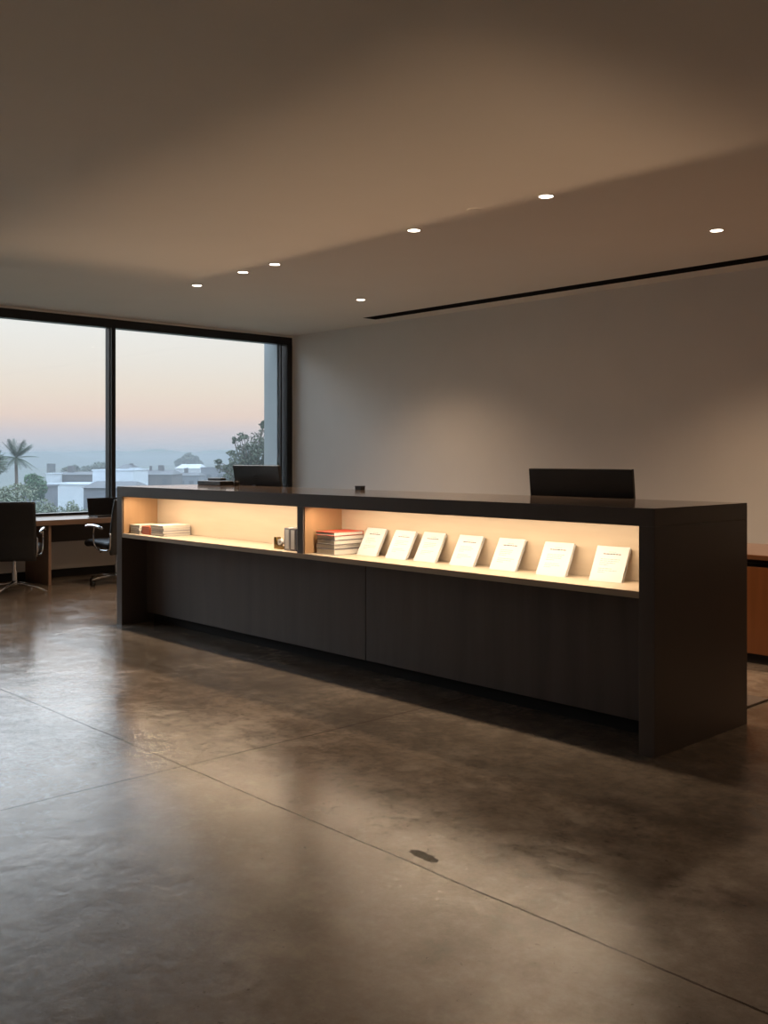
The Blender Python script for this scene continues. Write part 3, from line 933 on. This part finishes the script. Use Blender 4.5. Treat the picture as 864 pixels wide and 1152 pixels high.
def leaf_cloud(bm, centers, n, size, rnd, flat=0.6, mi=0):
    """little folded leaf quads scattered in the outer part of ellipsoids (c, (rx, ry, rz))"""
    for i in range(n):
        c, r_ = centers[i % len(centers)]
        while True:
            p = Vector((rnd.uniform(-1, 1), rnd.uniform(-1, 1), rnd.uniform(-1, 1)))
            if p.length <= 1: break
        k = p.length ** 0.5 / max(p.length, 1e-4)
        p *= k
        q = Vector(c) + Vector((p.x * r_[0], p.y * r_[1], p.z * r_[2]))
        s = size * rnd.uniform(0.6, 1.4)
        rot = Euler((rnd.uniform(0, PI * 2), rnd.uniform(-1, 1), rnd.uniform(0, PI * 2))).to_matrix()
        pts = [(-s, 0, 0), (-s * 0.2, s * 0.45, s * 0.1), (s, 0, 0), (-s * 0.2, -s * 0.45, s * 0.1)]
        vs = [bm.verts.new(q + rot @ Vector(v)) for v in pts]
        bm.faces.new(vs).material_index = mi

def tree(name, px, ytop, ybot, wpx, d, leaf, label, cat='tree', n=2500, size=None, blobs=9, seed=1, airy=False, clumps=None, jitter=0.9, grp='trees and bushes outside the window', flat=1.0):
    rnd = random.Random(seed)
    c = at(px, (ytop + ybot) / 2, d)
    rz_ = (ybot - ytop) / FPX * d / 2
    rx_ = wpx / FPX * d / 2
    root = thing(name, (c.x, c.y, GZ), 0, label, cat, grp)
    zc = c.z - GZ
    cs = []
    for k in range(blobs):
        a = rnd.uniform(0, 2 * PI)
        e = rnd.uniform(-0.8, 0.9)
        rr = math.sqrt(max(0, 1 - e * e)) * rnd.uniform(0.35, 0.72)
        s = rnd.uniform(0.28, 0.45) if not airy else rnd.uniform(0.16, 0.30)
        cs.append((Vector((math.cos(a) * rr * rx_, math.sin(a) * rr * rx_, zc + e * rz_ * 0.62)), (rx_ * s, rx_ * s, rz_ * s * 0.9)))
    if clumps:
        cs = []
        right = Vector((ct, st, 0))
        for cx_, cy_, r_ in clumps:
            q = at(cx_, cy_, d)
            rr = r_ / FPX * d
            off = Vector((-st, ct, 0)) * rnd.uniform(-0.6, 0.6)
            for _ in range(max(1, int(r_ * r_ / 22))):
                for _ in range(3):
                    jit = Vector([rnd.uniform(-1, 1) * rr * jitter for _ in range(3)])
                    sr = rr * rnd.uniform(0.35, 0.8)
                    cs.append((Vector((q.x - c.x, q.y - c.y, q.z - GZ)) + off + jit, (sr, sr, sr * 0.8)))
    elif not airy:
        cs.append((Vector((0, 0, zc)), (rx_ * 0.62, rx_ * 0.62, rz_ * 0.66)))
    bm = bmesh.new()
    leaf_cloud(bm, cs, n, size or rx_ * 0.06, rnd)
    link('foliage', bm, leaf, root)
    bm = bmesh.new()
    tr = max(0.06, rx_ * 0.07)
    add_tube(bm, spline([(0, 0, 0), (0.1 * rx_, 0, zc * 0.5), (0, 0, zc - rz_ * 0.4), (0.05 * rx_, 0, zc + rz_ * 0.3)], 3), [tr * (1 - 0.08 * i) for i in range(10)], 8)
    for (q, r_) in cs[:max(6, len(cs))]:
        s0 = Vector((0, 0, zc - rz_ * rnd.uniform(0.2, 0.7)))
        add_tube(bm, spline([s0, (s0 + q) / 2 + Vector((0, 0, -0.05 * rz_)), q], 3), [tr * 0.45, tr * 0.4, tr * 0.35, tr * 0.3, tr * 0.22, tr * 0.16, tr * 0.1], 6)
    link('trunk', bm, 'bark', root, smooth=True)
    return root
tree('leafy_tree', 282, 474, 570, 70, 66, 'leaf_dark', 'dark airy leafy tree at the right side of the glass', n=9500, size=0.10, seed=21, clumps=[
    (294, 483, 6), (298, 478, 4), (271, 491, 6), (262, 496, 4), (283, 498, 8), (296, 500, 9), (262, 507, 6), (275, 512, 11), (294, 514, 12), (247, 522, 5),
    (255, 528, 8), (268, 525, 10), (263, 540, 12), (283, 530, 13), (300, 536, 14), (275, 552, 16), (296, 556, 18), (310, 520, 14), (312, 500, 10), (250, 548, 9)])
tree('round_tree', 38, 526, 568, 32, 84, 'leaf_green', 'bright green round tree right of the palms', n=2600, size=0.12, blobs=12, seed=4)
tree('bushy_tree', 6, 540, 610, 92, 52, 'leaf_grey', 'grey-green bushy tree crown low at the left edge', n=7000, size=0.075, blobs=22, seed=5)
tree('bushy_tree', 44, 556, 612, 50, 56, 'leaf_grey', 'low grey-green bush top in front of the slatted shed', n=3500, size=0.07, blobs=14, seed=6)
tree('bushy_tree', 77, 560, 606, 38, 62, 'leaf_grey', 'small bush top in front of the long white wall', n=1600, size=0.085, blobs=14, seed=8, airy=False)
tree('bushy_tree', 104, 566, 606, 34, 64, 'leaf_grey', 'small bush top in front of the grey shed', n=1400, size=0.085, blobs=10, seed=9)
tree('spreading_tree', 82, 521, 545, 34, 190, 'leaf_dark', 'dark tree crown, left of the two behind the roofs', n=2200, size=0.26, blobs=14, seed=10)
tree('spreading_tree', 110, 517, 545, 46, 200, 'leaf_dark', 'dark tree crown, right of the two behind the roofs', n=2600, size=0.28, blobs=16, seed=12)
tree('domed_tree', 212, 505.5, 536, 31, 262, 'leaf_dark', 'lone domed tree rising over the far roofs', n=4200, size=0.40, seed=14, jitter=0.45, clumps=[
    (212, 513, 7.5), (204, 518, 5.5), (220, 517, 6), (200, 521, 3.5), (224, 521, 3.5), (212, 519, 7)])
tree('spreading_tree', -14, 505, 545, 60, 90, 'leaf_dark', 'dark tree at the left picture edge behind the palm', n=2600, size=0.14, blobs=14, seed=17)

def palm(px, py, d, rpx, label, seed, nf=44):
    rnd = random.Random(seed)
    c = at(px, py, d)
    L_ = rpx / FPX * d
    root = thing('palm_tree', (c.x, c.y, GZ), 0, label, 'palm tree', 'palms outside the window')
    zc = c.z - GZ
    bm = bmesh.new()
    add_tube(bm, spline([(0, 0, 0), (0.1, 0.05, zc * 0.5), (0, 0, zc)], 6), [0.16 - 0.004 * i for i in range(13)], 10)
    link('trunk', bm, 'bark', root, smooth=True)
    bm = bmesh.new()
    for f in range(nf):
        a = 2 * PI * f / nf * 2.4 + rnd.uniform(-0.2, 0.2)
        el = rnd.uniform(-0.45, 1.25)
        n = 9
        pts = []
        for k in range(n + 1):
            t = k / n
            r_ = L_ * t * math.cos(el) * (1 - 0.10 * t)
            z = L_ * t * math.sin(el) - L_ * 0.2 * t * t
            pts.append(Vector((math.cos(a) * r_, math.sin(a) * r_, zc + z)))
        add_tube(bm, pts, [0.022 - 0.0018 * k for k in range(n + 1)], 4)
        side = Vector((-math.sin(a), math.cos(a), 0))
        for k in range(2, n + 1):
            t = (pts[k] - pts[k - 1]).normalized()
            for q in range(2):
                p = pts[k - 1].lerp(pts[k], q / 2)
                for s in (-1, 1):
                    ll = L_ * 0.27 * math.sin(min(1, (k + q / 2) / n) * 2.6 + 0.3) + 0.05
                    tip = p + (side * s * 0.75 + t * 0.75 + Vector((0, 0, -0.25))).normalized() * ll
                    w = t * 0.028
                    bm.faces.new([bm.verts.new(p - w), bm.verts.new(p + w), bm.verts.new(tip)])
    link('fronds', bm, 'leaf_palm', root)
palm(18, 515, 72, 29, 'fan-topped palm standing clear of the other trees at left', 31, 34)
palm(-9, 521, 64, 22, 'lower palm partly cut by the left picture edge', 33)

# morning haze lying over the valley
def haze():
    m = bpy.data.materials.new('valley_haze')
    m.use_nodes = True
    nt = m.node_tree
    nt.nodes.clear()
    out = nt.nodes.new('ShaderNodeOutputMaterial')
    v = nt.nodes.new('ShaderNodeVolumePrincipled')
    v.inputs['Color'].default_value = (0.295, 0.315, 0.335, 1)
    v.inputs['Density'].default_value = 0.0032
    v.inputs['Anisotropy'].default_value = 0.0
    nt.links.new(v.outputs[0], out.inputs['Volume'])
    bm = bmesh.new()
    add_box(bm, -1700, -22, -1200, 1400, GZ + 0.05, 5.0)
    o = link('valley_haze', bm, m, kind='stuff', label='pale blue haze lying over the valley and the houses', cat='haze')
    return o
haze()

# ------------------------------------------------------------------ sky
w = bpy.data.worlds.new('dawn_sky')
S.world = w
w.use_nodes = True
nt = w.node_tree
N, L = nt.nodes, nt.links
bg = N['Background']
tc = N.new('ShaderNodeTexCoord')
sep = N.new('ShaderNodeSeparateXYZ')
L.new(tc.outputs['Generated'], sep.inputs[0])
def srgb(r, g_, b):
    f = lambda c: (c / 255 / 12.92) if c / 255 <= 0.04045 else ((c / 255 + 0.055) / 1.055) ** 2.4
    return (f(r), f(g_), f(b))
mr = N.new('ShaderNodeMapRange')
mr.inputs['From Min'].default_value = -0.02
mr.inputs['From Max'].default_value = 0.98
L.new(sep.outputs['Z'], mr.inputs['Value'])
e = lambda y: (CYP - y) / FPX / math.sqrt(1 + ((CYP - y) / FPX) ** 2 + 0.08) + 0.02
rp = ramp(nt, [(0.0, srgb(188, 196, 205)), (e(516), srgb(196, 200, 209)), (e(504), srgb(208, 204, 210)), (e(487), srgb(220, 206, 206)), (e(468), srgb(241, 214, 198)),
               (e(440), srgb(240, 224, 208)), (e(410), srgb(238, 230, 220)), (e(365), srgb(238, 237, 233)), (0.19, srgb(238, 238, 238)), (0.30, (1, 1, 1)), (1.0, (1, 1, 1))])
L.new(mr.outputs[0], rp.inputs['Fac'])
L.new(rp.outputs['Color'], bg.inputs['Color'])
br = ramp(nt, [(0.0, g(0.212)), (0.185, g(0.212)), (0.27, g(0.62)), (0.42, g(1.0)), (1.0, g(0.95))])
L.new(mr.outputs[0], br.inputs['Fac'])
L.new(math_node(nt, 'MULTIPLY', br.outputs['Color'], 5.0), bg.inputs['Strength'])
# overhead the sky turns a cool blue
tint = ramp(nt, [(0.19, (1, 1, 1)), (0.30, (0.86, 0.93, 1.0)), (0.6, (0.66, 0.82, 1.0))])
L.new(mr.outputs[0], tint.inputs['Fac'])
mm = N.new('ShaderNodeMix')
mm.data_type = 'RGBA'
mm.blend_type = 'MULTIPLY'
mm.inputs['Factor'].default_value = 1.0
L.new(rp.outputs['Color'], mm.inputs['A'])
L.new(tint.outputs['Color'], mm.inputs['B'])
L.new(mm.outputs['Result'], bg.inputs['Color'])

# portal so the daylight through the glass is sampled well
for a, b in zip([WY0, 0.4, 3.12, 5.838], [0.4, 3.12, 5.838, WY1]):
    Lp = bpy.data.lights.new('window_portal', 'AREA')
    Lp.shape = 'RECTANGLE'
    Lp.size = WZ1 - WZ0
    Lp.size_y = b - a
    Lp.cycles.is_portal = True
    lo = bpy.data.objects.new('window_portal', Lp)
    C.objects.link(lo)
    lo.location = (XW - 0.17, (a + b) / 2, (WZ0 + WZ1) / 2)
    lo.rotation_euler = (0, R(-90), 0)

# ------------------------------------------------------------------ camera and view
cam = bpy.data.cameras.new('camera')
co = bpy.data.objects.new('camera', cam)
C.objects.link(co)
co.location = (0, 0, EYE)
co.rotation_euler = (R(90), 0, TH)
cam.sensor_fit = 'HORIZONTAL'
cam.sensor_width = 36
cam.lens = 36 * FPX / 864
cam.shift_y = -60 / 864
cam.clip_end = 4000
S.camera = co
S.view_settings.view_transform = 'Standard'
S.view_settings.look = 'None'
S.view_settings.exposure = 0.0
S.view_settings.gamma = 1
S.view_settings.use_curve_mapping = False
cy = S.cycles
cy.use_denoising = True
cy.denoiser = 'OPENIMAGEDENOISE'
cy.max_bounces = 8
cy.diffuse_bounces = 5
cy.glossy_bounces = 4
cy.transparent_max_bounces = 12
cy.volume_bounces = 1
cy.sample_clamp_indirect = 6
cy.caustics_reflective = True
cy.blur_glossy = 0.5
